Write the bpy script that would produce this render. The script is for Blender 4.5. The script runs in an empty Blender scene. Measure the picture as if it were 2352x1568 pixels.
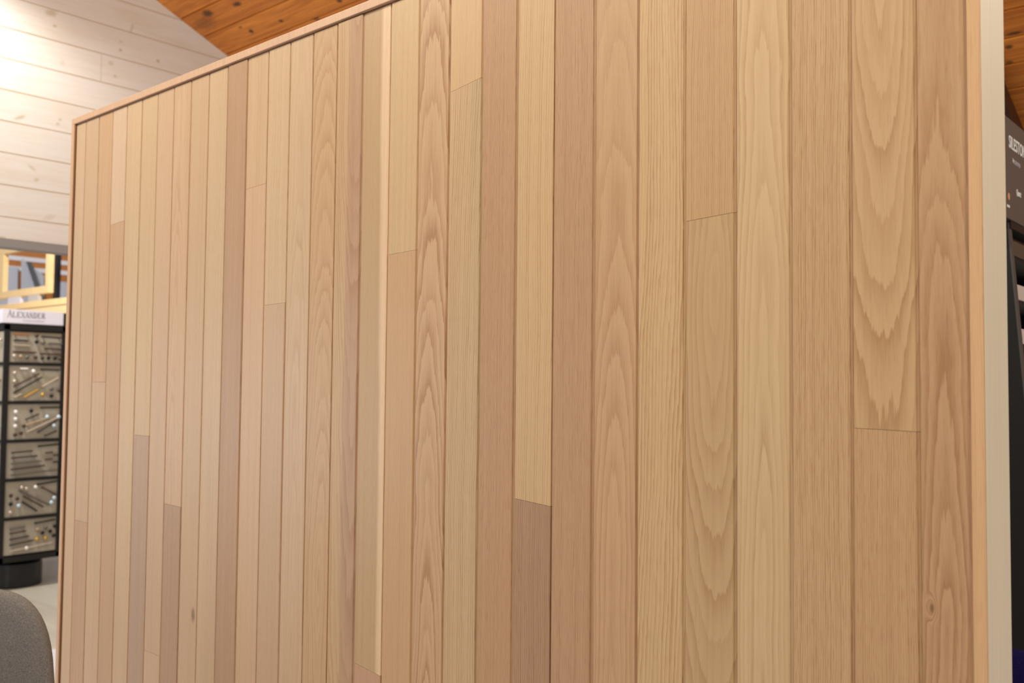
import bpy, bmesh, math, random
from mathutils import Vector, Matrix

random.seed(7)
scene = bpy.context.scene
C = scene.collection

# ------------------------------------------------------------------ camera
CAM = Vector((0.0, -1.4535, 1.54))
yaw, pitch, roll = math.radians(41.196), math.radians(2.487), math.radians(.554)
fwd = Vector((-math.sin(yaw)*math.cos(pitch), math.cos(yaw)*math.cos(pitch), math.sin(pitch)))
rgt = fwd.cross(Vector((0, 0, 1))).normalized()
upv = rgt.cross(fwd)
r2 = math.cos(roll)*rgt + math.sin(roll)*upv
u2 = -math.sin(roll)*rgt + math.cos(roll)*upv
cam_data = bpy.data.cameras.new('camera')
cam_data.sensor_width = 36.0
cam_data.lens = 2150/2352*36.0
cam_data.clip_start = 0.05
cam_data.dof.use_dof = True
cam_data.dof.focus_distance = 1.95
cam_data.dof.aperture_fstop = 4.2
cam = bpy.data.objects.new('camera', cam_data)
C.objects.link(cam)
cam.matrix_world = Matrix(((r2.x, u2.x, -fwd.x, CAM.x), (r2.y, u2.y, -fwd.y, CAM.y), (r2.z, u2.z, -fwd.z, CAM.z), (0, 0, 0, 1)))
scene.camera = cam

# ------------------------------------------------------------------ world, lights, exposure
world = bpy.data.worlds.new('world')
scene.world = world
world.use_nodes = True
bg = world.node_tree.nodes['Background']
bg.inputs['Color'].default_value = (0.96, 0.93, 1.0, 1)
bg.inputs['Strength'].default_value = 0.48

def area(name, loc, target, size, power, color, spread=180):
    l = bpy.data.lights.new(name, 'AREA')
    l.shape = 'DISK'; l.size = size; l.energy = power; l.color = color
    l.spread = math.radians(spread)
    o = bpy.data.objects.new(name, l); C.objects.link(o)
    o.location = loc
    o.rotation_euler = (Vector(target)-Vector(loc)).to_track_quat('-Z', 'Y').to_euler()
    return o
WARM = (1.0, 0.985, 0.87)
# unseen lamps over the aisle in front of the partition
area('unseen_lamp', (1.0, -1.3, 3.9), (-0.6, 0.0, 1.6), 0.5, 72, WARM)
area('unseen_lamp', (-1.6, -1.5, 4.2), (-1.6, 0.0, 1.6), 0.5, 46, WARM)
area('unseen_lamp', (-3.6, -1.2, 4.2), (-3.0, 0.0, 1.7), 0.5, 58, WARM)
# downlight close to the whitewashed gable
def spot(name, loc, target, cone, blend, radius, power, color):
    l = bpy.data.lights.new(name, 'SPOT'); l.energy = power; l.color = color
    l.spot_size = math.radians(cone); l.spot_blend = blend; l.shadow_soft_size = radius
    o = bpy.data.objects.new(name, l); C.objects.link(o); o.location = loc
    o.rotation_euler = (Vector(target)-Vector(loc)).to_track_quat('-Z', 'Y').to_euler()
spot('wall_lamp', (-4.95, 0.12, 3.86), (-5.02, 0.18, 2.0), 156, .6, .06, 82, (1.0, 0.985, 0.94))
# lamp added behind the partition to brighten the rack's header sign
area('unseen_lamp', (1.1, 2.3, 3.2), (-0.8, 2.4, 1.9), 0.35, 20, WARM)
# unseen cool light low at the left, added to brighten the partition's end
area('added_side_light', (-5.25, -2.4, 1.3), (-3.0, 0.0, 0.7), 1.3, 34, (0.93, 0.95, 1.0))
# lamps of the next room behind the opening
area('far_room_lamp', (-6.6, 0.2, 4.2), (-8.0, 1.8, 1.2), 0.8, 190, (1.0, 0.97, 0.92))

vs = scene.view_settings
vs.view_transform = 'Standard'
try: vs.look = 'None'
except Exception: pass
vs.gamma = 1.0
vs.use_curve_mapping = False
vs.exposure = -0.33

# ------------------------------------------------------------------ helpers
def lin(c):
    def f(v):
        v = v/255.0
        return v/12.92 if v <= 0.04045 else ((v+0.055)/1.055)**2.4
    return (f(c[0]), f(c[1]), f(c[2]), 1.0)

def tag(o, label=None, cat=None, group=None, kind=None):
    if label: o['label'] = label
    if cat: o['category'] = cat
    if group: o['group'] = group
    if kind: o['kind'] = kind
    return o

def empty(name, loc=(0, 0, 0), rz=0):
    o = bpy.data.objects.new(name, None); C.objects.link(o)
    o.location = loc; o.rotation_euler = (0, 0, rz)
    o.empty_display_size = .1
    return o

def obj(name, me, mat=None, parent=None, loc=None, smooth=False):
    if isinstance(me, bmesh.types.BMesh):
        bm = me
        bmesh.ops.recalc_face_normals(bm, faces=bm.faces)
        me = bpy.data.meshes.new(name); bm.to_mesh(me); bm.free()
    if mat is not None and not me.materials: me.materials.append(mat)
    if smooth:
        for p in me.polygons: p.use_smooth = True
    o = bpy.data.objects.new(name, me); C.objects.link(o)
    if parent: o.parent = parent
    if loc: o.location = loc
    return o

def box(bm, x0, x1, y0, y1, z0, z1, bev=0.0):
    r = bmesh.ops.create_cube(bm, size=1.0)
    v = r['verts']
    for q in v:
        q.co = Vector((x0+(q.co.x+.5)*(x1-x0), y0+(q.co.y+.5)*(y1-y0), z0+(q.co.z+.5)*(z1-z0)))
    if bev:
        es = {e for q in v for e in q.link_edges}
        bmesh.ops.bevel(bm, geom=list(es), offset=bev, segments=2, affect='EDGES', profile=.6)
    return bm

def boxo(name, mat, parent, x0, x1, y0, y1, z0, z1, bev=0.0):
    return obj(name, box(bmesh.new(), x0, x1, y0, y1, z0, z1, bev), mat, parent)

def prism(bm, pts, axis, a, b):
    """extrude a 2D polygon along an axis ('X','Y','Z') from a to b; pts give the other two in order"""
    def mk(p, t):
        if axis == 'Z': return (p[0], p[1], t)
        if axis == 'Y': return (p[0], t, p[1])
        return (t, p[0], p[1])
    va = [bm.verts.new(mk(p, a)) for p in pts]
    vb = [bm.verts.new(mk(p, b)) for p in pts]
    n = len(pts)
    bm.faces.new(va); bm.faces.new(vb[::-1])
    for i in range(n):
        bm.faces.new((va[i], vb[i], vb[(i+1) % n], va[(i+1) % n]))
    return bm

def tube(bm, p0, p1, r, seg=8, r1=None):
    p0, p1 = Vector(p0), Vector(p1)
    d = (p1-p0).normalized()
    a = d.orthogonal().normalized(); b = d.cross(a)
    r1 = r if r1 is None else r1
    va = [bm.verts.new(p0+(a*math.cos(2*math.pi*i/seg)+b*math.sin(2*math.pi*i/seg))*r) for i in range(seg)]
    vb = [bm.verts.new(p1+(a*math.cos(2*math.pi*i/seg)+b*math.sin(2*math.pi*i/seg))*r1) for i in range(seg)]
    bm.faces.new(va); bm.faces.new(vb[::-1])
    for i in range(seg):
        bm.faces.new((va[i], vb[i], vb[(i+1) % seg], va[(i+1) % seg]))
    return bm

def lathe(bm, prof, origin, axis, seg=12):
    """prof: list of (radius, height along axis)"""
    o = Vector(origin); d = Vector(axis).normalized()
    a = d.orthogonal().normalized(); b = d.cross(a)
    rings = []
    for r, h in prof:
        rings.append([bm.verts.new(o+d*h+(a*math.cos(2*math.pi*i/seg)+b*math.sin(2*math.pi*i/seg))*max(r, 1e-4)) for i in range(seg)])
    for k in range(len(rings)-1):
        for i in range(seg):
            bm.faces.new((rings[k][i], rings[k+1][i], rings[k+1][(i+1) % seg], rings[k][(i+1) % seg]))
    bm.faces.new(rings[0]); bm.faces.new(rings[-1][::-1])
    return bm

# ------------------------------------------------------------------ node expression helper
class E:
    tree = None
    def __init__(s, sock): s.s = sock
    @staticmethod
    def m(op, *a):
        n = E.tree.nodes.new('ShaderNodeMath'); n.operation = op
        for i, v in enumerate(a):
            if isinstance(v, E): E.tree.links.new(v.s, n.inputs[i])
            else: n.inputs[i].default_value = v
        return E(n.outputs[0])
    def __add__(s, o): return E.m('ADD', s, o)
    __radd__ = __add__
    def __sub__(s, o): return E.m('SUBTRACT', s, o)
    def __rsub__(s, o): return E.m('SUBTRACT', o, s)
    def __mul__(s, o): return E.m('MULTIPLY', s, o)
    __rmul__ = __mul__
    def __truediv__(s, o): return E.m('DIVIDE', s, o)
def emin(a, b): return E.m('MINIMUM', a, b)
def emax(a, b): return E.m('MAXIMUM', a, b)
def comb(x, y, z):
    n = E.tree.nodes.new('ShaderNodeCombineXYZ')
    for i, v in enumerate((x, y, z)):
        if isinstance(v, E): E.tree.links.new(v.s, n.inputs[i])
        else: n.inputs[i].default_value = v
    return E(n.outputs[0])
def noise(vec, detail=2.0, rough=.5, scale=1.0, dist=0.0):
    n = E.tree.nodes.new('ShaderNodeTexNoise')
    n.inputs['Scale'].default_value = scale; n.inputs['Detail'].default_value = detail
    n.inputs['Roughness'].default_value = rough; n.inputs['Distortion'].default_value = dist
    E.tree.links.new(vec.s, n.inputs['Vector'])
    return E(n.outputs[0])
def sstep(v, a, b, lo=0.0, hi=1.0):
    n = E.tree.nodes.new('ShaderNodeMapRange'); n.interpolation_type = 'SMOOTHSTEP'
    for k, q in (('Value', v), ('From Min', a), ('From Max', b), ('To Min', lo), ('To Max', hi)):
        if isinstance(q, E): E.tree.links.new(q.s, n.inputs[k])
        else: n.inputs[k].default_value = q
    return E(n.outputs[0])
def mix(f, a, b, blend='MIX'):
    n = E.tree.nodes.new('ShaderNodeMix'); n.data_type = 'RGBA'; n.blend_type = blend
    n.clamp_factor = True
    ins = [n.inputs[0], n.inputs[6], n.inputs[7]]
    for i, v in zip(ins, (f, a, b)):
        if isinstance(v, E): E.tree.links.new(v.s, i)
        else: i.default_value = v
    return E(n.outputs[2])
def wnoise(v):
    n = E.tree.nodes.new('ShaderNodeTexWhiteNoise'); n.noise_dimensions = '1D'
    E.tree.links.new(v.s, n.inputs['W'])
    return E(n.outputs[0])
def objcoord():
    n = E.tree.nodes.new('ShaderNodeTexCoord')
    s = E.tree.nodes.new('ShaderNodeSeparateXYZ')
    E.tree.links.new(n.outputs['Object'], s.inputs[0])
    return E(s.outputs[0]), E(s.outputs[1]), E(s.outputs[2])

def new_mat(name):
    m = bpy.data.materials.new(name); m.use_nodes = True
    E.tree = m.node_tree
    b = m.node_tree.nodes['Principled BSDF']
    return m, b
def setc(b, col): E.tree.links.new(col.s, b.inputs['Base Color'])
def bump(b, h, strength, dist=.001):
    n = E.tree.nodes.new('ShaderNodeBump'); n.inputs['Strength'].default_value = strength
    n.inputs['Distance'].default_value = dist
    E.tree.links.new(h.s, n.inputs['Height']); E.tree.links.new(n.outputs[0], b.inputs['Normal'])

def plain(name, rgb, rough=.5, metal=0.0, var=.06, nscale=30.0, spec=.4):
    m, b = new_mat(name)
    x, y, z = objcoord()
    n = noise(comb(x, y, z), 3, .6, nscale)
    c = lin(rgb)
    setc(b, mix(n, tuple(v*(1-var) for v in c[:3])+(1,), tuple(min(1, v*(1+var)) for v in c[:3])+(1,)))
    b.inputs['Roughness'].default_value = rough; b.inputs['Metallic'].default_value = metal
    b.inputs['Specular IOR Level'].default_value = spec
    return m

# ---- oak node group: growth rings of a log cut by the board's face
def make_oak_group():
    g = bpy.data.node_groups.new('oak_grain', 'ShaderNodeTree')
    I = g.interface
    def fin(n, v): s = I.new_socket(n, in_out='INPUT', socket_type='NodeSocketFloat'); s.default_value = v
    def cin(n, v): s = I.new_socket(n, in_out='INPUT', socket_type='NodeSocketColor'); s.default_value = v
    cin('Tone', (.6, .4, .2, 1)); cin('Dark', (.7, .6, .5, 1))
    for n, v in (('X0', 0), ('Y0', .03), ('Tilt', .05), ('Zc', 1.5), ('Spacing', .007), ('Contrast', .5), ('Seed', 0), ('Vein', 1), ('Pores', .3)): fin(n, v)
    cin('BandCol', (1, 1, 1, 1))
    for n, v in (('BandX', 1), ('BandW', .004), ('BandTilt', 0), ('BandZ', 1.5)): fin(n, v)
    for n, v in (('KnotX', 0), ('KnotZ', -9), ('KnotR', .01)): fin(n, v)
    I.new_socket('Color', in_out='OUTPUT', socket_type='NodeSocketColor')
    I.new_socket('Height', in_out='OUTPUT', socket_type='NodeSocketFloat')
    E.tree = g
    gi = g.nodes.new('NodeGroupInput'); go = g.nodes.new('NodeGroupOutput')
    G = {s.name: E(s) for s in gi.outputs if s.name}
    x, y, z = objcoord()
    sx = G['Seed']*13.7; sz = G['Seed']*5.3; sy = G['Seed']*3.1
    low = noise(comb(x*7+sx, sy, z*1.6+sz), 2, .5) - .5
    mid = noise(comb(x*105+sx, sy, z*5.5+sz), 2, .55) - .5
    hi = noise(comb(x*420+sx, sy, z*20+sz), 2, .6) - .5
    wob = noise(comb(sx, sy, z*2.2+sz), 2, .55) - .5
    # knot: pulls the rings aside
    kx = x - G['KnotX']; kz = (z - G['KnotZ'])*.45
    kd = E.m('SQRT', kx*kx + kz*kz)
    kf = sstep(kd/G['KnotR'], 0.0, 3.2, 1.0, 0.0)
    dx = x - G['X0'] + low*.035*G['Vein']
    dy = G['Y0'] + G['Tilt']*(z - G['Zc']) + wob*.035*G['Vein']
    r = E.m('SQRT', dx*dx + dy*dy) + mid*.0062*G['Vein'] + hi*.0022*G['Vein'] + kf*.02
    t = r/G['Spacing']
    fl = E.m('FLOOR', t); fr = t - fl
    amp = wnoise(fl + G['Seed']*17.0)*.75 + .35
    mask = E.m('POWER', 1.0 - fr, 1.7)*sstep(fr, 0.0, .10)
    ring = mask*amp*G['Contrast']
    pore = sstep(noise(comb(x*1000+sx, sy, z*30+sz), 1, .5), .47, .68)
    streak = noise(comb(x*130+sx, sy, z*.9+sz), 2, .6) - .5
    cloud = noise(comb(x*9+sx, sy+4, z*1.4+sz), 2, .5) - .5
    bandw = G['BandX'] + G['BandTilt']*(z - G['BandZ']) + (noise(comb(sx, sy+7, z*5+sz), 2, .5) - .5)*.012
    bm_ = sstep(x, bandw - G['BandW'], bandw + G['BandW'])
    base = mix(bm_, G['Tone'], G['BandCol'])
    dark = mix(1.0, base, G['Dark'], 'MULTIPLY')
    # warm / greyish clouding
    base = mix(sstep(cloud, -.10, .35, 0, .40), base, mix(1.0, base, (.88, .84, .84, 1), 'MULTIPLY'))
    base = mix(sstep(streak, -.05, .30, 0, .55), base, mix(1.0, base, (.86, .80, .76, 1), 'MULTIPLY'))
    f = emin(ring*1.5 + pore*G['Pores']*(ring*.8 + .42), 1.0)
    col = mix(f, base, dark)
    col = mix(sstep(kd/G['KnotR'], .25, 1.25, .85, 0.0), col, mix(1.0, col, (.42, .34, .28, 1), 'MULTIPLY'))
    g.links.new(col.s, go.inputs['Color'])
    h = 1.0 - f
    g.links.new(h.s, go.inputs['Height'])
    return g
OAK = make_oak_group()
DARK = (.70, .585, .49, 1)

def oak(name, tone, seed, **kw):
    B0 = (194, 152, 114)
    if name == 'oak_board': tone = tuple((b+.80*(t-b))*k for t, b, k in zip(tone, B0, (.982, 1.004, .985)))
    m, b = new_mat(name)
    n = m.node_tree.nodes.new('ShaderNodeGroup'); n.node_tree = OAK
    n.inputs['Tone'].default_value = lin(tone)
    n.inputs['Dark'].default_value = kw.pop('Dark', DARK)
    n.inputs['Seed'].default_value = seed
    bc = kw.pop('Band', None)
    n.inputs['BandCol'].default_value = lin(bc) if bc else lin(tone)
    n.inputs['BandX'].default_value = 99.0
    for k, v in kw.items(): n.inputs[k].default_value = v
    m.node_tree.links.new(n.outputs['Color'], b.inputs['Base Color'])
    bump(b, E(n.outputs['Height']), .12, .0006)
    b.inputs['Roughness'].default_value = .46
    b.inputs['Specular IOR Level'].default_value = .45
    return m

# ------------------------------------------------------------------ partition wall clad with vertical oak boards
TOP = 2.4407
part = boxo('wall_middle', plain('partition_core', (84, 54, 30), .8), None, -3.3444, -.3905, .0142, .110, 0, 2.4405)
tag(part, 'oak clad partition wall of vertical boards', None, None, 'structure')

def board_mesh(x0, x1, z0, z1, gap, skew0=0.0, skew1=0.0):
    """front face at y=0, recessed tongue strip filling the joint on the right side; local x about the board centre"""
    w = x1-x0; hw = w/2; T = .014; b = .0011
    pts = [(-hw, T), (-hw, b), (-hw+b, 0), (hw-gap-b, 0), (hw-gap, b), (hw-gap, .0034), (hw, .0034), (hw, T)]
    bm = bmesh.new()
    va = [bm.verts.new((p[0], p[1], z0+skew0*p[0]/w)) for p in pts]
    vb = [bm.verts.new((p[0], p[1], z1+skew1*p[0]/w)) for p in pts]
    n = len(pts)
    bm.faces.new(va); bm.faces.new(vb[::-1])
    for i in range(n): bm.faces.new((va[i], vb[i], vb[(i+1) % n], va[(i+1) % n]))
    return bm

X0 = -3.2622
# board number: list of pieces top to bottom: (z_bottom, tone, parameters); z of joints in metres
ST = dict(X0=.16, Y0=.02, Tilt=.01, Spacing=.0055, Contrast=.30, Vein=.7, Pores=.55)       # straight grain
FN = dict(X0=.22, Y0=.05, Tilt=.02, Spacing=.0035, Contrast=.22, Vein=.55, Pores=.5)       # fine, quiet
CU = dict(X0=.0, Y0=.02, Tilt=.055, Zc=1.0, Spacing=.0068, Contrast=.62, Vein=1.0, Pores=.4)   # arches pointing up
CD = dict(X0=.0, Y0=.02, Tilt=-.055, Zc=2.3, Spacing=.0068, Contrast=.62, Vein=1.0, Pores=.4)
def P(base, **kw): d = dict(base); d.update(kw); return d
BO = {
 0: [(0, (214, 176, 140), FN)],
 1: [(1.053, (209, 171, 134), FN), (0, (202, 158, 122), P(ST, Contrast=.35))],
 2: [(1.527, (211, 165, 124), ST), (0, (214, 175, 138), P(FN, Contrast=.3))],
 3: [(2.054, (220, 183, 152), FN), (0, (203, 159, 119), FN)],
 4: [(0, (216, 179, 138), P(ST, Contrast=.2))],
 5: [(1.362, (213, 176, 134), P(ST, Contrast=.22)), (0, (189, 152, 125), FN)],
 6: [(.708, (211, 170, 134), FN), (0, (216, 176, 140), FN)],
 7: [(1.163, (214, 172, 134), P(CU, Tilt=.03, Contrast=.35, X0=-.02)), (0, (184, 142, 111), ST)],
 8: [(0, (208, 169, 130), P(FN, KnotX=.028, KnotZ=.861, KnotR=.011))],
 9: [(0, (211, 174, 135), P(ST, Contrast=.25))],
 10: [(0, (188, 145, 110), P(ST, Contrast=.35, X0=.1))],
 11: [(2.071, (211, 171, 131), FN), (0, (213, 170, 132), FN)],
 12: [(1.742, (214, 177, 138), P(ST, Contrast=.4, X0=.12)), (0, (203, 163, 126), FN)],
 13: [(0, (209, 171, 133), P(CU, Contrast=.32, Tilt=.035, X0=.0, Zc=1.4))],
 14: [(0, (207, 165, 125), P(CU, Contrast=.42, Zc=1.02, Tilt=.09, Y0=.0, X0=.01, Spacing=.0075))],
 15: [(0, (206, 167, 127), P(CD, Contrast=.42, X0=.03, Tilt=-.045, Zc=2.6, Band=(188, 150, 116), BandX=-.004, BandW=.006))],
 16: [(.865, (197, 160, 120), P(FN, Band=(228, 194, 154), BandX=.024, BandW=.008, BandTilt=-.010, BandZ=1.5)), (0, (200, 152, 122), FN)],
 17: [(1.838, (216, 179, 136), P(FN, Contrast=.3)), (0, (207, 163, 121), FN)],
 18: [(0, (209, 166, 128), P(CU, Contrast=.85, Tilt=.065, Zc=1.0, X0=-.004, Spacing=.0078, Vein=1.1))],
 19: [(2.19, (217, 175, 131), FN), (0, (211, 174, 134), P(ST, Contrast=.62, Tilt=.07, X0=.11, Spacing=.0058, Vein=.9, Band=(198, 168, 126), BandX=.022, BandW=.02))],
 20: [(0, (194, 149, 113), P(ST, Contrast=.5, Spacing=.003, Pores=.8))],
 21: [(1.299, (215, 176, 131), P(ST, Contrast=.5, Tilt=.035, X0=.13)), (0, (178, 135, 105), P(ST, Contrast=.4, Pores=.8))],
 22: [(0, (194, 150, 115), P(ST, Contrast=.5, Spacing=.003, Pores=.8))],
 23: [(0, (205, 161, 121), P(CU, Contrast=.42, Tilt=.055, Zc=1.05, X0=-.004, Spacing=.009, Vein=1.1))],
 24: [(0, (216, 177, 131), P(ST, Contrast=.72, Spacing=.0062, Tilt=-.045, X0=-.11, Y0=.06, Vein=1.1))],
 25: [(1.833, (206, 163, 119), P(ST, Contrast=.6, Spacing=.0036, Tilt=-.06, X0=.08)), (0, (200, 161, 117), P(CU, Contrast=.52, Tilt=.13, Zc=1.66, X0=.006, Y0=0, Spacing=.0105, Vein=1.2, Pores=.3))],
 26: [(0, (217, 180, 137), P(CU, Contrast=.55, Tilt=.035, Zc=1.0, Y0=0, X0=.0, Spacing=.0085, Vein=1.0, Dark=(.76, .66, .56, 1)))],
 27: [(0, (206, 165, 122), P(ST, Contrast=.62, Spacing=.0036, X0=.10, Tilt=.02, Pores=.9))],
 28: [(1.473, (205, 163, 118), P(CD, Contrast=.58, Tilt=-.075, Zc=2.25, X0=-.006, Spacing=.0085, Vein=1.15)), (0, (203, 160, 116), P(ST, Contrast=.55, Spacing=.0034, Pores=.9))],
 29: [(0, (195, 150, 110), P(CU, Contrast=.72, Tilt=.06, Zc=1.1, Y0=.0, X0=-.004, Spacing=.0088, Vein=1.25, Pores=.6, KnotX=-.022, KnotZ=1.215, KnotR=.004))],
}
SK = {1: -.002, 2: .001, 3: .006, 5: .0, 7: -.002, 11: .004, 12: .003, 16: -.012, 17: .004, 19: .015, 21: -.008, 25: .006, 28: -.002}
PROUD = {10: .0008, 15: .0015, 16: -.0012, 20: .0006, 22: .0016, 23: -.0010, 11: -.0008, 21: -.0010}
GAPS = {2: .004, 5: .004, 17: .0062, 18: .0068, 19: .0070, 20: .0072, 21: .0062, 22: .0070, 23: .0066, 24: .0066, 25: .0072, 26: .0062, 27: .0060, 28: .0060}
for n, pieces in BO.items():
    a = -3.3365 if n == 0 else X0+.1*(n-1)
    b = -.3905 if n == 29 else X0+.1*n
    ztop = TOP-.0045
    for k, (zb, tone, kw) in enumerate(pieces):
        kw = dict(kw); kw.setdefault('Zc', 1.5)
        if n <= 13: tone = (tone[0]+4, tone[1]+6, tone[2]+10)  # left boards lighter and cooler: reflected light put into their tone
        m = oak('oak_board', tone, n*1.37+k*.71+.3, **kw)
        gap = 0.0 if n == 29 else GAPS.get(n, .0055)
        if n == 29: gap = .0001
        s0 = SK.get(n, 0) if zb else 0
        s1 = SK.get(n, 0) if k else 0
        o = obj('board', board_mesh(a, b, zb, ztop-(.0006 if k else 0), gap, s0, s1), m, part,
                loc=((a+b)/2, -PROUD.get(n, random.uniform(-.0004, .0004)), 0))
        ztop = zb
trim_m = oak('oak_trim', (214, 172, 134), 51.3, **P(FN, Zc=1.5))
boxo('gap_shade_strip', plain('gap_shade_brown', (112, 70, 36), .8), part, -3.3444, -3.3370, -.0030, .0141, 0, TOP)  # dark brown strip painting in the shade of the gap beside the trim
# top cap, side strips, pale end board
capm = oak('oak_cap', (216, 176, 142), 40.2, **P(FN, Zc=1.5))
o = boxo('top_cap', capm, part, -3.365, -.3724, -.0065, .127, TOP+.0006, TOP+.0215, .0012)
o = boxo('edge_strip', trim_m, part, -3.365, -3.3445, -.0065, .127, 0, TOP, .0012)
o = boxo('edge_strip', oak('oak_strip', (216, 172, 124), 33.1, **P(FN, Zc=1.5)), part, -.3903, -.3724, -.0065, -.0005, 0, TOP, .0008)
o = boxo('end_board', oak('poplar_end', (236, 220, 188), 12.9, **P(ST, Contrast=.16, Spacing=.012, X0=.3, Pores=.25, Zc=1.5, Dark=(.86, .80, .72, 1))), part, 0.0, .127, .3724, .3903, 0, TOP, .0010)
o.rotation_euler = (0, 0, math.pi/2)      # grain follows the depth of the wall end
o['label'] = 'pale end board'
boxo('back_sheet', plain('back_paint', (200, 190, 175), .6), part, -3.3444, -.3905, .1105, .127, 0, TOP)

# ------------------------------------------------------------------ ceiling, floor, whitewashed gable wall
CZ = lambda y: 4.51-.425*y

def knots(x, y, col, lst, kc, jitter=None):
    for (kx, ky, rx, ry, ang, st) in lst:
        ca, sa = math.cos(ang), math.sin(ang)
        dx = x-kx; dy = y-ky
        u = (dx*ca+dy*sa)/rx; v = (dy*ca-dx*sa)/ry
        d = E.m('SQRT', u*u+v*v)
        if jitter is not None: d = d + jitter
        col = mix(sstep(d, .35, 1.25, st, 0.0), col, kc)
    return col

def ceiling_material():
    m, b = new_mat('stained_pine')
    x, y, z = objcoord()
    i = E.m('FLOOR', (y-1.742+20*.165)/.165)
    rnd = wnoise(i)
    g1 = noise(comb(x*1.5, y*38+i*3.3, i), 3, .6, 1.0, .6)
    g2 = noise(comb(x*5, y*160, i*2.1), 2, .5)
    c = mix(sstep(g1, .3, .7), lin((196, 112, 34)), lin((238, 152, 58)))
    c = mix(sstep(g2, .45, .75, 0, .35), c, lin((140, 70, 20)))
    c = mix(rnd*.35, c, lin((186, 102, 30)))
    jit = (noise(comb(x*30, y*30, 0.0), 2, .5)-.5)*.7
    L = [(-4.949, 1.639, .045, .018, .0, .9), (-5.241, 1.614, .06, .028, 0, .85), (-4.782, 1.838, .022, .014, 0, .9), (-5.082, 1.826, .022, .018, 0, .95),
         (-5.127, 1.776, .02, .01, 0, .7), (-4.244, 1.862, .025, .016, 0, .9), (-4.525, 1.912, .04, .012, .4, .7), (-5.35, 1.66, .12, .05, 0, .4),
         (-1.055, 3.204, .05, .012, 0, .85), (-1.095, 3.279, .02, .015, 0, .8), (-1.115, 3.38, .018, .015, 0, .7), (-.95, 3.45, .03, .02, .3, .6)]
    c = knots(x, y, c, L, lin((52, 24, 10)), jit)
    setc(b, c)
    b.inputs['Roughness'].default_value = .42
    return m
ceil_m = ceiling_material()
ceiling = obj('ceiling', prism(bmesh.new(), [(-3.2, CZ(-3.2)+.03), (6.4, CZ(6.4)+.03), (6.4, CZ(6.4)+.12), (-3.2, CZ(-3.2)+.12)], 'X', -5.7, 2.5), ceil_m)
tag(ceiling, 'sloping ceiling of stained pine boards', None, None, 'structure')
for k in range(-30, 28):
    y0 = 1.742+k*.165; y1 = y0+.165
    if y0 < -3.2 or y1 > 6.4: continue
    bm = bmesh.new(); g = .0035; t = .024
    prism(bm, [(y0+g, CZ(y0+g)+.004), (y0+g+.004, CZ(y0+g+.004)), (y1-g-.004, CZ(y1-g-.004)), (y1-g, CZ(y1-g)+.004), (y1-g, CZ(y1-g)+t), (y0+g, CZ(y0+g)+t)], 'X', -5.5, 2.5)
    obj('board', bm, ceil_m, ceiling)
# dark stained rafter under the ceiling
bm = bmesh.new()
prism(bm, [(3.25, CZ(3.25)-.004), (6.3, CZ(6.3)-.004), (6.3, CZ(6.3)-.10), (3.38, CZ(3.38)-.10)], 'X', -1.42, -1.165)
raf = obj('trim_1', bm, oak('dark_rafter', (66, 36, 18), 3.3, **P(ST, Zc=1.5)))
tag(raf, 'dark brown rafter under the stained ceiling', None, None, 'structure')

def wall_material():
    m, b = new_mat('whitewashed_pine')
    x, y, z = objcoord()
    g1 = noise(comb(y*2.2, z*40, 1.0), 3, .6, 1.0, .4)
    g2 = noise(comb(y*2.0, z*5.0, 6.0), 2, .5)
    c = mix(sstep(g1, .35, .75, 0, .5), lin((236, 229, 219)), lin((224, 212, 194)))
    c = mix(sstep(g2, .5, .8, 0, .45), c, lin((222, 206, 182)))
    jit = (noise(comb(y*40, z*40, 2.0), 2, .5)-.5)*.8
    L = [(.777, 3.636, .055, .030, .2, .6), (.799, 3.566, .018, .012, 0, .75), (1.191, 3.585, .016, .012, 0, .5), (1.19, 3.534, .016, .014, 0, .9),
         (1.257, 3.690, .012, .05, -.25, .5), (1.432, 3.531, .020, .015, 0, .8), (1.133, 3.438, .028, .020, .2, .5), (1.16, 3.365, .018, .014, 0, .6),
         (.847, 3.362, .02, .03, 0, .25), (.624, 2.993, .055, .016, .45, .65), (.845, 3.029, .016, .012, 0, .6), (.833, 3.002, .02, .014, .5, .55),
         (.697, 2.723, .04, .014, -.6, .5), (.725, 2.659, .022, .014, .5, .55), (.80, 2.455, .06, .022, .4, .28), (.554, 2.31, .03, .012, 0, .5),
         (.20, 3.2, .03, .02, 0, .6), (-.3, 2.8, .03, .02, 0, .6), (-.5, 3.4, .03, .02, 0, .5), (2.0, 3.1, .03, .02, 0, .6)]
    c = knots(y, z, c, [(a, b_, rx*.75, ry*.75, an, st*.75) for a, b_, rx, ry, an, st in L], lin((176, 152, 92)), jit)
    setc(b, c)
    b.inputs['Roughness'].default_value = .55
    return m
wall_m = wall_material()
HEAD = 2.304
joint_m = plain('groove_wood', (226, 196, 150), .8)
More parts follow.
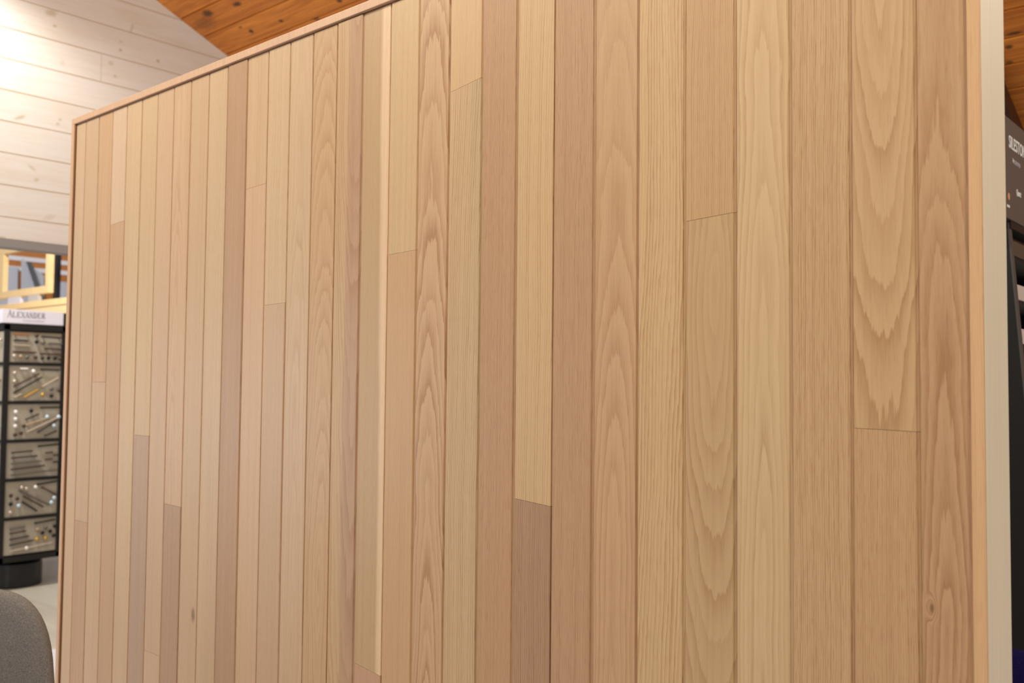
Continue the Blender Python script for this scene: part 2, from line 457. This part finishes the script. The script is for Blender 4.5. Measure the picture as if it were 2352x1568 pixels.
# backing sheet of the gable with the wide opening under it
bm = bmesh.new()
prism(bm, [(-3.2, HEAD), (6.4, HEAD), (6.4, max(HEAD, CZ(6.4)+.02)), (5.19, CZ(5.19)+.02), (-3.2, CZ(-3.2)+.02)] if CZ(6.4) > HEAD else [(-3.2, HEAD), ((4.51-HEAD)/.425, HEAD), (-3.2, CZ(-3.2)+.02)], 'X', -5.60, -5.5052)
wall = obj('wall_left', bm, joint_m)
tag(wall, 'whitewashed shiplap gable wall above the opening', None, None, 'structure')
def clip_board(z0, z1, ya, yb):
    """rectangle in (y,z) cut by the roof line"""
    pts = [(ya, z0), (yb, z0), (yb, z1), (ya, z1)]
    out = []
    f = lambda p: CZ(p[0])+.018-p[1]
    for i in range(4):
        p, q = pts[i], pts[(i+1) % 4]
        a, b = f(p), f(q)
        if a >= 0: out.append(p)
        if (a >= 0) != (b >= 0):
            t = a/(a-b); out.append((p[0]+(q[0]-p[0])*t, p[1]+(q[1]-p[1])*t))
    return out
LZ = [HEAD, 2.426, 2.604, 2.783, 2.959, 3.133, 3.309, 3.481, 3.659, 3.836, 4.013, 4.19, 4.367, 4.544, 4.721, 4.9, 5.077, 5.254, 5.43, 5.61, 5.79]
for i in range(len(LZ)-1):
    z0, z1 = LZ[i], LZ[i+1]
    cut = 1.075 if i == 6 else [2.6, -.9, 3.2, -.4, 2.4, -1.2, 0, -1.6, -.2, -2, .1][i % 11]
    for ya, yb in ((-3.2, cut-.0012), (cut+.0012, 6.4)):
        pts = clip_board(z0+.0028, z1-.0028, ya, yb)
        if len(pts) < 3: continue
        obj('board', prism(bmesh.new(), pts, 'X', -5.505, -5.5), wall_m, wall)
# grey header over the opening and pier beside it
boxo('header_board', plain('grey_header', (150, 144, 140), .6), wall, -5.60, -5.492, -3.2, 1.9, HEAD-.046, HEAD)
pier = boxo('wall_pier', wall_m, wall, -5.60, -5.5, 1.9, 6.4, 0, HEAD)

def floor_material(name, c0, c1, px, py):
    m, b = new_mat(name)
    x, y, z = objcoord()
    i = E.m('FLOOR', y/py)
    g = noise(comb(x*2+i*5.1, y*22, i), 3, .6)
    r = wnoise(i)
    c = mix(emin(emax(g*.7+r*.4-.1, 0.0), 1.0), lin(c0), lin(c1))
    setc(b, c); b.inputs['Roughness'].default_value = .35
    return m
fl = boxo('floor', floor_material('pale_floor', (226, 224, 228), (206, 203, 205), .3, .18), None, -5.5, 3.0, -3.2, 6.4, -.06, 0)
tag(fl, None, None, None, 'structure')
ff = boxo('floor_far', floor_material('beige_plank_floor', (202, 195, 177), (165, 157, 141), .3, .19), None, -12.5, -5.5, -3.2, 6.4, -.06, -.001)
tag(ff, None, None, None, 'structure')
wb = boxo('wall_back', plain('back_wall_paint', (190, 170, 145), .8), None, -5.7, 3.0, 6.4, 6.5, 0, CZ(6.4)+.1)
tag(wb, None, None, None, 'structure')
wf = boxo('wall_far', plain('far_wall_paint', (205, 200, 195), .8), None, -12.6, -12.5, -3.2, 6.4, 0, 4.0)
tag(wf, None, None, None, 'structure')

# ------------------------------------------------------------------ materials for the things
black_m = plain('black_powder_coat', (24, 22, 22), .45, 0, .1)
steel_black = plain('black_steel', (40, 40, 48), .4, .3)
taupe_m = plain('taupe_sample_board', (172, 164, 148), .7, 0, .05, 80)
sign_m = plain('white_sign', (226, 224, 236), .4, 0, .02)
pine_m = oak('light_pine', (250, 222, 168), 21.0, **P(ST, Contrast=.35, Zc=1.5, Dark=(.88, .74, .54, 1)))
ink_m = plain('grey_ink', (140, 136, 148), .6, 0, .03)
ink2_m = plain('pale_grey_ink', (182, 178, 192), .6, 0, .03)

# ------------------------------------------------------------------ letters
def serif_word(word, w, h, spaces, big_first=1.25):
    """thick and thin serif capitals from strokes, in local (x,y), extruded in z"""
    bm = bmesh.new()
    TH, TN, SF = h*.17, h*.07, h*.05
    def quad(p, q, t):
        p, q = Vector((p[0], p[1], 0)), Vector((q[0], q[1], 0))
        d = (q-p).normalized(); n = Vector((-d.y, d.x, 0))*t/2
        v = [bm.verts.new(a) for a in (p-n, q-n, q+n, p+n)]
        bm.faces.new(v)
    def serif(x, y, s): quad((x-s, y), (x+s, y), SF)
    x = 0.0
    for k, ch in enumerate(word):
        H = h*(big_first if k == 0 else 1.0); W = w*(big_first if k == 0 else 1.0)
        def L(a, b, t): quad((x+a[0]*W, a[1]*H), (x+b[0]*W, b[1]*H), t)
        def S(a, s=.16): serif(x+a[0]*W, a[1]*H, s*W)
        if ch == 'A':
            L((.08, 0), (.5, 1), TN); L((.5, 1), (.92, 0), TH); L((.25, .36), (.75, .36), TN); S((.08, 0)); S((.92, 0))
        elif ch == 'L':
            L((.2, 0), (.2, 1), TH); L((.2, .03), (.9, .03), TN); L((.88, 0), (.88, .25), TN); S((.2, 1))
        elif ch == 'E':
            L((.2, 0), (.2, 1), TH); L((.2, .03), (.88, .03), TN); L((.2, .97), (.85, .97), TN); L((.2, .5), (.7, .5), TN); L((.87, 0), (.87, .24), TN); L((.84, 1), (.84, .78), TN)
        elif ch == 'X':
            L((.1, 1), (.9, 0), TH); L((.1, 0), (.9, 1), TN); S((.1, 0)); S((.9, 0)); S((.1, 1)); S((.9, 1))
        elif ch == 'N':
            L((.15, 0), (.15, 1), TN); L((.15, 1), (.85, 0), TH); L((.85, 0), (.85, 1), TN); S((.15, 0)); S((.85, 1)); S((.1, 1), .1)
        elif ch == 'D':
            L((.2, 0), (.2, 1), TH)
            pr = None
            for i in range(9):
                a = math.pi/2-math.pi*i/8; q = (.35+.5*math.cos(a), .5+.48*math.sin(a))
                if pr: L(pr, q, TN if i in (1, 8) else TH*.9)
                pr = q
            L((.2, .98), (.36, .98), TN); L((.2, .02), (.36, .02), TN); S((.12, 1), .1); S((.12, 0), .1)
        elif ch == 'R':
            L((.2, 0), (.2, 1), TH); pr = None
            for i in range(7):
                a = math.pi/2-math.pi*i/6; q = (.42+.36*math.cos(a), .74+.24*math.sin(a))
                if pr: L(pr, q, TN if i in (1, 6) else TH*.9)
                pr = q
            L((.2, .98), (.42, .98), TN); L((.2, .5), (.42, .5), TN); L((.42, .5), (.95, 0), TH); S((.2, 0)); S((.92, 0), .12)
        x += W*1.0+spaces
    r = bmesh.ops.extrude_face_region(bm, geom=bm.faces[:])
    bmesh.ops.translate(bm, verts=[v for v in r['geom'] if isinstance(v, bmesh.types.BMVert)], vec=(0, 0, .0008))
    return bm, x

def text_mesh(txt, size, xs=1.0, off=0.0, ext=.0008, shear=0.0):
    cu = bpy.data.curves.new('lettering', 'FONT'); cu.body = txt; cu.size = size; cu.extrude = ext; cu.offset = off; cu.shear = shear
    cu.resolution_u = 3
    t = bpy.data.objects.new('lettering_source', cu); C.objects.link(t)
    dg = bpy.context.evaluated_depsgraph_get(); dg.update()
    me = bpy.data.meshes.new_from_object(t.evaluated_get(dg))
    bpy.data.objects.remove(t); bpy.data.curves.remove(cu)
    me.transform(Matrix.Diagonal((xs, 1, 1, 1)))
    me.materials.clear()
    return me
FACE_PX = Matrix(((0, 0, 1, 0), (1, 0, 0, 0), (0, 1, 0, 0), (0, 0, 0, 1)))   # local x -> +Y, y -> +Z, z -> +X
def letter(me, mat, parent, loc):
    if isinstance(me, bmesh.types.BMesh):
        bm = me; bmesh.ops.recalc_face_normals(bm, faces=bm.faces)
        me = bpy.data.meshes.new('lettering'); bm.to_mesh(me); bm.free()
    me.transform(FACE_PX)
    return obj('lettering', me, mat, parent, loc=loc)

# ------------------------------------------------------------------ rotating hardware display tower
TX, TY0, TY1 = -7.2, 1.215, 1.648
tow = empty('hardware_display', (TX-.225, (TY0+TY1)/2, 0))
tag(tow, 'black rotating display tower of cabinet knobs and pulls on taupe boards', 'display stand')
ox, oy = tow.location.x, tow.location.y
def lx(v): return v-ox
def ly(v): return v-oy
bm = bmesh.new()
lathe(bm, [(.17, 0), (.176, .01), (.176, .17), (.170, .18), (.12, .185), (.12, .205)], (0, 0, 0), (0, 0, 1), 40)
obj('round_base', bm, plain('black_gloss_base', (22, 22, 26), .25), tow)
for (px_, py_, wx, wy) in ((TX-.022, TY0, .022, .036), (TX-.022, TY1-.026, .022, .026), (TX-.45, TY0, .022, .036), (TX-.45, TY1-.026, .022, .026)):
    boxo('corner_post', black_m, tow, lx(px_), lx(px_)+wx, ly(py_), ly(py_)+wy, .205, 1.925, .001)
boxo('bottom_plate', black_m, tow, lx(TX-.45), lx(TX), ly(TY0), ly(TY1), .205, .245, .001)
boxo('top_frame', black_m, tow, lx(TX-.45), lx(TX), ly(TY0), ly(TY1), 1.884, 1.932, .001)
core = boxo('core_box', black_m, tow, lx(TX-.43), lx(TX-.022), ly(TY0+.02), ly(TY1-.02), .245, 1.884)
DZ = [1.884, 1.639, 1.357, 1.077, .796, .517, .245]
for z in DZ[1:-1]:
    boxo('divider_rail', black_m, tow, lx(TX-.021), lx(TX), ly(TY0+.036), ly(TY1-.026), z-.011, z+.011)
    boxo('divider_rail', black_m, tow, lx(TX-.43), lx(TX-.022), ly(TY0), ly(TY0+.0195), z-.011, z+.011)
sg = boxo('sign', sign_m, tow, lx(TX-.40), lx(TX-.002), ly(TY0-.02), ly(TY1-.022), 1.934, 2.034, .001)
boxo('sign_bracket', black_m, tow, lx(TX-.40), lx(TX-.002), ly(TY1-.0215), ly(TY1), 1.932, 2.028)
bm, wd = serif_word('ALEXANDER', .0255, .040, .0035)
letter(bm, ink_m, sg, (lx(TX-.0016), ly(1.228), 1.978))
bm = bmesh.new()          # the unreadable small line below the name
xx = 0
rs = random.Random(3)
for k in range(22):
    w = rs.uniform(.003, .006)
    box(bm, xx, xx+w, 0, rs.uniform(.006, .009), 0, .0006); xx += w+.0022
letter(bm, ink2_m, sg, (lx(TX-.0016), ly(1.335), 1.953))

BLK, BRZ, BRN, GRY, PAL, GLD, WHT, ICE, TAN = (26, 24, 24), (176, 120, 62), (78, 54, 44), (110, 106, 100), (206, 190, 174), (206, 164, 64), (240, 238, 232), (205, 230, 245), (176, 150, 118)
DK = (62, 52, 48)
hm = {}
def hmat(c):
    if c not in hm:
        hm[c] = plain('hardware_metal', c, .28 if c in (WHT, ICE, GLD, PAL) else .4, .55 if c in (GLD, BRZ, PAL, GRY) else .15, .05)
    return hm[c]
BOARDS = [
 dict(b=[(.06, .09, .35, .09, BRZ), (.58, .13, .97, .15, BLK), (.06, .28, .33, .28, BLK), (.73, .34, .99, .35, GRY), (.06, .44, .36, .45, PAL), (.65, .52, .99, .53, DK), (.05, .66, .49, .67, BRN), (.56, .70, .99, .70, BRN)],
      k=[(.49, .10, BRN), (.49, .31, BLK), (.62, .33, GRY), (.08, .80, PAL), (.2, .81, TAN), (.32, .83, GRY), (.48, .83, BRN), (.61, .84, DK), (.73, .84, BLK), (.86, .84, BLK), (.96, .85, BRN)]),
 dict(b=[(.20, .09, .34, .09, WHT), (.58, .10, .96, .11, BLK), (.08, .60, .56, .22, BRN), (.08, .78, .62, .32, BLK), (.62, .60, .94, .33, PAL), (.28, .91, .54, .68, GLD), (.10, .90, .23, .80, PAL)],
      k=[(.45, .16, WHT), (.10, .22, PAL), (.10, .45, PAL), (.64, .83, GLD), (.81, .86, BLK), (.96, .70, BRN), (.81, .66, GRY)]),
 dict(b=[(.60, .10, .98, .10, BLK), (.33, .44, .58, .28, DK), (.33, .60, .72, .42, TAN), (.35, .80, .95, .40, PAL), (.56, .82, .95, .46, DK), (.70, .92, .94, .78, DK)],
      k=[(.14, .22, WHT), (.14, .42, WHT), (.14, .62, WHT), (.14, .86, BRN), (.25, .82, BRN), (.43, .19, BLK), (.30, .62, BRN), (.74, .37, ICE), (.965, .38, ICE), (.88, .63, ICE)]),
 dict(b=[(.58, .12, .98, .08, BLK), (.08, .27, .48, .24, DK), (.08, .42, .57, .39, DK), (.08, .58, .65, .54, GRY), (.08, .74, .72, .68, DK), (.08, .90, .97, .82, GRY), (.74, .32, .87, .31, BRN), (.90, .40, .99, .39, DK), (.74, .51, .87, .50, BRN), (.90, .60, .99, .58, DK)], k=[]),
 dict(b=[(.58, .12, .97, .06, BLK), (.67, .20, .97, .46, BRN), (.33, .42, .72, .78, BRN), (.31, .58, .60, .88, BLK), (.24, .25, .84, .74, GRY)],
      k=[(.10, .38, BRN), (.22, .48, BRN), (.10, .62, BLK), (.25, .68, ICE), (.10, .86, PAL), (.30, .18, PAL), (.39, .22, PAL), (.56, .19, WHT), (.925, .54, ICE), (.875, .67, ICE)]),
 dict(b=[(.56, .14, .96, .08, BLK), (.10, .24, .38, .20, GRY), (.10, .37, .40, .33, BRN), (.10, .54, .46, .49, DK), (.10, .70, .55, .63, DK), (.10, .88, .90, .76, PAL)],
      k=[(.955, .28, BLK), (.72, .44, BLK), (.87, .42, BLK), (.62, .62, GLD), (.78, .61, GLD), (.94, .56, BLK), (.62, .33, TAN), (.78, .30, GRY), (.42, .84, WHT)]),
]
def pull(parent, y0, z0, y1, z1, xf, c):
    bm = bmesh.new()
    a, b = Vector((xf+.020, y0, z0)), Vector((xf+.020, y1, z1)); d = b-a
    tube(bm, a, b, .0058, 8)
    for t in (.10, .90):
        p = a+d*t; tube(bm, (xf, p.y, p.z), (xf+.020, p.y, p.z), .0048, 6)
    return obj('pull', bm, hmat(c), parent)
def knob(parent, y, z, xf, c):
    bm = bmesh.new()
    lathe(bm, [(.006, 0), (.005, .010), (.013, .014), (.0145, .020), (.011, .026), (.003, .028)], (xf, y, z), (1, 0, 0), 10)
    return obj('knob', bm, hmat(c), parent, smooth=True)
FY0, FY1 = TY0+.037, TY1-.0265
for i, spec in enumerate(BOARDS):
    zt, zb = DZ[i]-.012, DZ[i+1]+.012
    sb = boxo('sample_board', taupe_m, tow, lx(TX-.0218), lx(TX-.012), ly(FY0), ly(FY1), zb, zt)
    if i == 0:
        pass
    Y = lambda u: ly(FY0+u*(FY1-FY0)); Z = lambda v: zt-v*(zt-zb)
    for (u0, v0, u1, v1, c) in spec['b']: pull(sb, Y(u0), Z(v0), Y(u1), Z(v1), lx(TX-.012), c)
    for (u, v, c) in spec['k']: knob(sb, Y(u), Z(v), lx(TX-.012), c)
    # board on the side of the tower towards the aisle, with its own knobs
    sb2 = boxo('sample_board', taupe_m, tow, lx(TX-.425), lx(TX-.023), ly(TY0+.006), ly(TY0+.019), zb, zt)
    for k in range(5):
        bm = bmesh.new()
        lathe(bm, [(.006, 0), (.005, .010), (.013, .014), (.0145, .020), (.011, .026), (.003, .028)], (lx(TX-.06-.075*k), ly(TY0+.006), zt-.06-.05*((k*2+i) % 3)), (0, -1, 0), 10)
        obj('knob', bm, hmat((PAL, BRZ, ICE, DK, WHT)[(k+i) % 5]), sb2, smooth=True)

# ------------------------------------------------------------------ timber shelf with pine window frame behind the tower
sh = empty('timber_shelf', (-9.0, 2.05, 0))
tag(sh, 'light pine timber shelf of two beams behind the hardware tower', 'shelf')
def S(name, mat, x0, x1, y0, y1, z0, z1, bev=.003, parent=sh):
    q = parent.location
    return boxo(name, mat, parent, x0-q.x, x1-q.x, y0-q.y, y1-q.y, z0-q.z, z1-q.z, bev)
S('beam', pine_m, -10.6, -7.3, 1.98, 2.06, 2.160, 2.217)
S('beam', pine_m, -10.6, -7.3, 1.86, 1.94, 2.060, 2.130)
S('beam', pine_m, -10.6, -7.3, 2.20, 2.28, 2.160, 2.217)
for x in (-10.5, -7.42):
    S('crossbar', pine_m, x, x+.07, 1.86, 2.28, 2.130, 2.1599)
    S('post', pine_m, x, x+.07, 1.86, 1.93, 0, 2.0599)
    S('post', pine_m, x, x+.07, 2.21, 2.28, 0, 2.1299)
fr = empty('window_frame_sample', (-8.9, 2.03, 2.28))
tag(fr, 'pine window frame standing on blocks on the timber shelf', 'frame')
S('bottom_rail', pine_m, -9.62, -8.397, 2.0, 2.045, 2.280, 2.345, .003, fr)
S('stile', pine_m, -9.62, -9.41, 2.0, 2.045, 2.345, 2.70, .003, fr)
S('stile', pine_m, -8.469, -8.397, 2.0, 2.045, 2.345, 2.70, .003, fr)
S('top_rail', pine_m, -9.62, -8.397, 2.0, 2.045, 2.70, 2.80, .003, fr)
bk = boxo('white_block', sign_m, None, -9.28, -9.00, 2.0, 2.03, 2.217, 2.280, .002)
tag(bk, 'small white block under the pine window frame', 'block')
bk = boxo('grey_block', plain('grey_card', (196, 190, 186), .7), None, -8.82, -8.60, 2.0, 2.03, 2.217, 2.280, .002)
tag(bk, 'small pale grey block under the right end of the pine window frame', 'block')
po = empty('steel_post', (-9.0, 2.33, 0))
tag(po, 'slim black steel post beside the pine window frame', 'post')
boxo('shaft', steel_black, po, -.055, .02, -.02, .02, 0.012, 3.6, .003)
boxo('foot_plate', steel_black, po, -.09, .06, -.06, .06, 0, .012, .002)

# ------------------------------------------------------------------ slatted screen and corrugated sheets at the far end
sl = empty('slatted_screen', (-10.9, 2.8, 0))
tag(sl, 'orange slatted screen with white cross rails at the far end', 'screen')
og = plain('orange_slat', (218, 146, 82), .6)
wr = plain('white_rail', (236, 236, 244), .5)
bm = bmesh.new()
for k in range(70):
    y = -.95+k*.0275
    box(bm, 0, .016, y, y+.018, .05, 3.3)
q = obj('slat', bm, og, sl); q['kind'] = 'stuff'
boxo('back_sheet', plain('brown_backing', (96, 54, 24), .8), sl, -.012, -.001, -.97, 1.0, .05, 3.3)
for z0, z1 in ((2.826, 2.876), (2.712, 2.762), (1.2, 1.26), (0, .05)):
    boxo('cross_rail', wr, sl, .0165, .03, -.97, 1.0, z0, z1, .002)
sheet_m = plain('pale_sheet_metal', (206, 210, 220), .4, .2)
def sheet(y0, y1, zt, xf, lean, label, mat=sheet_m, slant=0.0):
    s = empty('corrugated_sheet', (xf, y0, 0))
    tag(s, label, 'metal sheet', 'corrugated sheets leaning on the slatted screen')
    bm = bmesh.new()
    n = max(3, int((y1-y0)/.0275)); rows = []
    for k in range(n*2+1):
        y = (y1-y0)*k/(n*2); dx = .018*(k % 2); t = zt+slant*(y/(y1-y0)-.5)
        rows.append([bm.verts.new((dx, y, 0)), bm.verts.new((dx-lean, y, t)), bm.verts.new((dx-lean-.0015, y, t)), bm.verts.new((dx-.0015, y, 0))])
    for a, b in zip(rows, rows[1:]):
        for i in range(4): bm.faces.new((a[i], a[(i+1) % 4], b[(i+1) % 4], b[i]))
    bm.faces.new(rows[0]); bm.faces.new(rows[-1])
    obj('sheet', bm, mat, s)
    return s
sheet(2.36, 2.68, 2.745, -10.72, .12, 'pale corrugated metal sheet, leftmost behind the pine frame')
sheet(2.70, 2.95, 2.76, -10.70, .12, 'taller pale corrugated metal sheet in the middle of the pine frame', slant=-.17)
sheet(3.08, 3.60, 2.63, -10.74, .10, 'pale corrugated metal sheet to the right of the black post')
st = empty('grey_strip', (-10.62, 3.70, 0))
tag(st, 'dark grey strip leaning across the corrugated sheets', 'strip')
bm = bmesh.new()
prism(bm, [(0, 0), (.055, 0), (-.97, 2.79), (-1.025, 2.79)], 'X', -.004, .006)
obj('strip', bm, plain('dark_grey_strip', (92, 94, 100), .6), st)

# ------------------------------------------------------------------ chairs
def fabric(name, c, scale=900):
    m, b = new_mat(name)
    x, y, z = objcoord()
    w = noise(comb(x, y, z), 2, .6, scale)
    w2 = noise(comb(x, y, z), 2, .5, 260)
    cc = lin(c)
    setc(b, mix(sstep(w*.6+w2*.4, .38, .64), tuple(v*.72 for v in cc[:3])+(1,), tuple(min(1, v*1.32) for v in cc[:3])+(1,)))
    b.inputs['Roughness'].default_value = .95
    b.inputs['Specular IOR Level'].default_value = .1
    bump(b, w, .5, .0008)
    return m
def chair(name, label, mat, loc, rz, hw, ztop, zbot, expo):
    """upholstered task chair; local -y is the back side, the backrest outline is a superellipse"""
    t = empty(name, loc, rz); tag(t, label, 'chair')
    zc = (ztop+zbot)/2; hh = (ztop-zbot)/2
    N = 48; R = 7
    bm = bmesh.new()
    def outline(s, y):
        ring = []
        for i in range(N):
            a = 2*math.pi*i/N
            c_, s_ = math.cos(a), math.sin(a)
            u = math.copysign(abs(c_)**(2/expo), c_)*hw*s; v = math.copysign(abs(s_)**(2/expo), s_)*hh*s
            v2 = v
            wv = 1.0-.10*max(0, v/hh)      # slightly narrower to the top
            ring.append(bm.verts.new((u*wv, y+.32*(u*wv)**2, zc+v2)))
        return ring
    prof = [(.20, -.034), (.80, -.034), (.93, -.030), (.985, -.020), (1.0, -.006), (.99, .008), (.94, .018), (.80, .024), (.20, .024)]
    rings = [outline(s, y) for s, y in prof]
    for a, b in zip(rings, rings[1:]):
        for i in range(N): bm.faces.new((a[i], b[i], b[(i+1) % N], a[(i+1) % N]))
    bm.faces.new(rings[0]); bm.faces.new(rings[-1])
    back = obj('backrest', bm, mat, t, smooth=True)
    bm = bmesh.new(); box(bm, -hw-.01, hw+.01, .03, .50, .44, .52, .03); obj('seat', bm, mat, t, smooth=True)
    bm = bmesh.new(); tube(bm, (0, .05, .43), (0, -.05, .50), .018, 10); tube(bm, (0, -.05, .50), (0, -.045, zbot+.12), .018, 10)
    obj('back_support', bm, black_m, t)
    bm = bmesh.new(); tube(bm, (0, .25, .10), (0, .25, .44), .028, 14); obj('gas_column', bm, black_m, t)
    for k in range(5):
        a = 2*math.pi*k/5+.3
        bm = bmesh.new(); e = (.29*math.cos(a), .25+.29*math.sin(a), .068)
        tube(bm, (0, .25, .105), e, .022, 8, .014); obj('base_leg', bm, black_m, t)
        bm = bmesh.new(); tube(bm, (e[0]-.012*math.sin(a), e[1]+.012*math.cos(a), .027), (e[0]+.012*math.sin(a), e[1]-.012*math.cos(a), .027), .027, 14)
        tube(bm, (e[0], e[1], .03), (e[0], e[1], .06), .008, 6)
        obj('caster', bm, black_m, t)
    return t
# grey chair at the left end of the partition: its back is turned to the camera
chair('grey_chair', 'grey fabric office chair back with rounded corner beside the partition', fabric('grey_fabric', (126, 119, 112)),
      (-2.845, -.450, 0), yaw+math.pi, .225, .953, .44, 3.0)
chair('navy_chair', 'navy blue fabric office chair just behind the right end of the partition', fabric('navy_fabric', (27, 21, 68)),
      (-.47, .75, 0), math.radians(12), .25, .992, .50, 8)

# ------------------------------------------------------------------ stone sample rack with dark header sign
rk = empty('stone_sample_rack', (-1.0, 2.35, 0))
tag(rk, 'black tiered stone sample rack with dark grey header sign', 'display rack')
def K(name, mat, x0, x1, y0, y1, z0, z1, bev=0.0, parent=rk):
    return boxo(name, mat, parent, x0+1.0, x1+1.0, y0-2.35, y1-2.35, z0, z1, bev)
rack_m = plain('rack_black', (20, 20, 19), .5, 0, .1)
rim_m = plain('rack_rim_grey', (84, 80, 76), .45, .2)
XF = lambda z: -.800+(2.09-z)*.075
for y0 in (1.95, 2.75):
    bm = bmesh.new()
    prism(bm, [(-1.30+1, 0), (XF(0)+1, 0), (XF(2.09)+1, 2.09), (-1.30+1, 2.09)], 'Y', y0-2.35, y0+.025-2.35)
    sp = obj('side_panel', bm, rack_m, rk)
    bm = bmesh.new()
    prism(bm, [(XF(0)+1, 0), (XF(0)+1.006, 0), (XF(2.09)+1.006, 2.09), (XF(2.09)+1, 2.09)], 'Y', y0-2.352, y0+.027-2.35)
    obj('rim', bm, rim_m, sp)
K('back_panel', rack_m, -1.30, -1.28, 1.975, 2.75, 0, 2.09)
K('plinth', rack_m, -1.28, -.68, 1.975, 2.75, 0, .09)
sgn = K('header_sign', plain('dark_grey_sign', (92, 84, 78), .45, 0, .04), -.835, -.785, 1.80, 2.80, 2.092, 2.428, .002)
wht = plain('white_lettering', (238, 236, 228), .5, 0, .02)
letter(text_mesh('SILESTONE', .059, .86, .0004), wht, sgn, (1-.7848, 1.923-2.35, 2.331))
letter(text_mesh('by', .018, .8, .0), wht, sgn, (1-.7848, 1.972-2.35, 2.291))
letter(text_mesh('COSENTINO', .020, .72, .0003), plain('grey_lettering', (176, 166, 168), .5), sgn, (1-.7848, 1.988-2.35, 2.286))
letter(text_mesh('Quartz', .029, .72, .0004, shear=.15), wht, sgn, (1-.7848, 2.014-2.35, 2.186))
bm = bmesh.new(); lathe(bm, [(.012, 0), (.012, .0008)], (0, 0, 0), (1, 0, 0), 16)
obj('emblem', bm, plain('peach_emblem', (214, 150, 108), .5), sgn, loc=(1-.7848, 1.913-2.35, 2.165))
bm = bmesh.new()
for k in range(4): box(bm, 0, .0006, -.020+k*.009, -.014+k*.009, 0, .008)
obj('lettering', bm, wht, sgn, loc=(1-.7848, 1.910-2.35, 2.128))
K('header_rim', rack_m, -.84, -.788, 1.95, 2.775, 2.066, 2.0915)
TONES = [((60, 74, 70), 'dark green grey'), ((214, 204, 194), 'cream white'), ((220, 212, 204), 'pale ivory'), ((206, 200, 196), 'light grey'), ((120, 112, 104), 'mid grey'), ((60, 58, 58), 'charcoal'), ((188, 176, 160), 'beige'), ((226, 224, 220), 'bright white'), ((140, 132, 122), 'taupe'), ((96, 92, 90), 'slate'), ((200, 190, 178), 'sand'), ((50, 50, 52), 'black')]
ORD = ['topmost', 'second from the top', 'third from the top', 'fourth from the top', 'fifth from the top', 'sixth from the top', 'seventh from the top', 'eighth from the top', 'ninth from the top', 'tenth from the top', 'eleventh from the top', 'lowest']
for i, (c, nm) in enumerate(TONES):
    z = 1.985-.150*i
    x1 = XF(z)-.012
    K('shelf', rack_m, -1.28, x1-.002, 1.975, 2.75, z-.012, z)
    s = boxo('stone_sample', plain('stone_'+nm.replace(' ', '_'), c, .2, 0, .1, 120), None, -1.26, x1+.004, 1.982, 2.743, z, z+.050, .0015)
    tag(s, '%s stone sample, %s in the black rack' % (nm, ORD[i]), 'stone sample', 'stone samples in the rack')

bpy.context.view_layer.update()
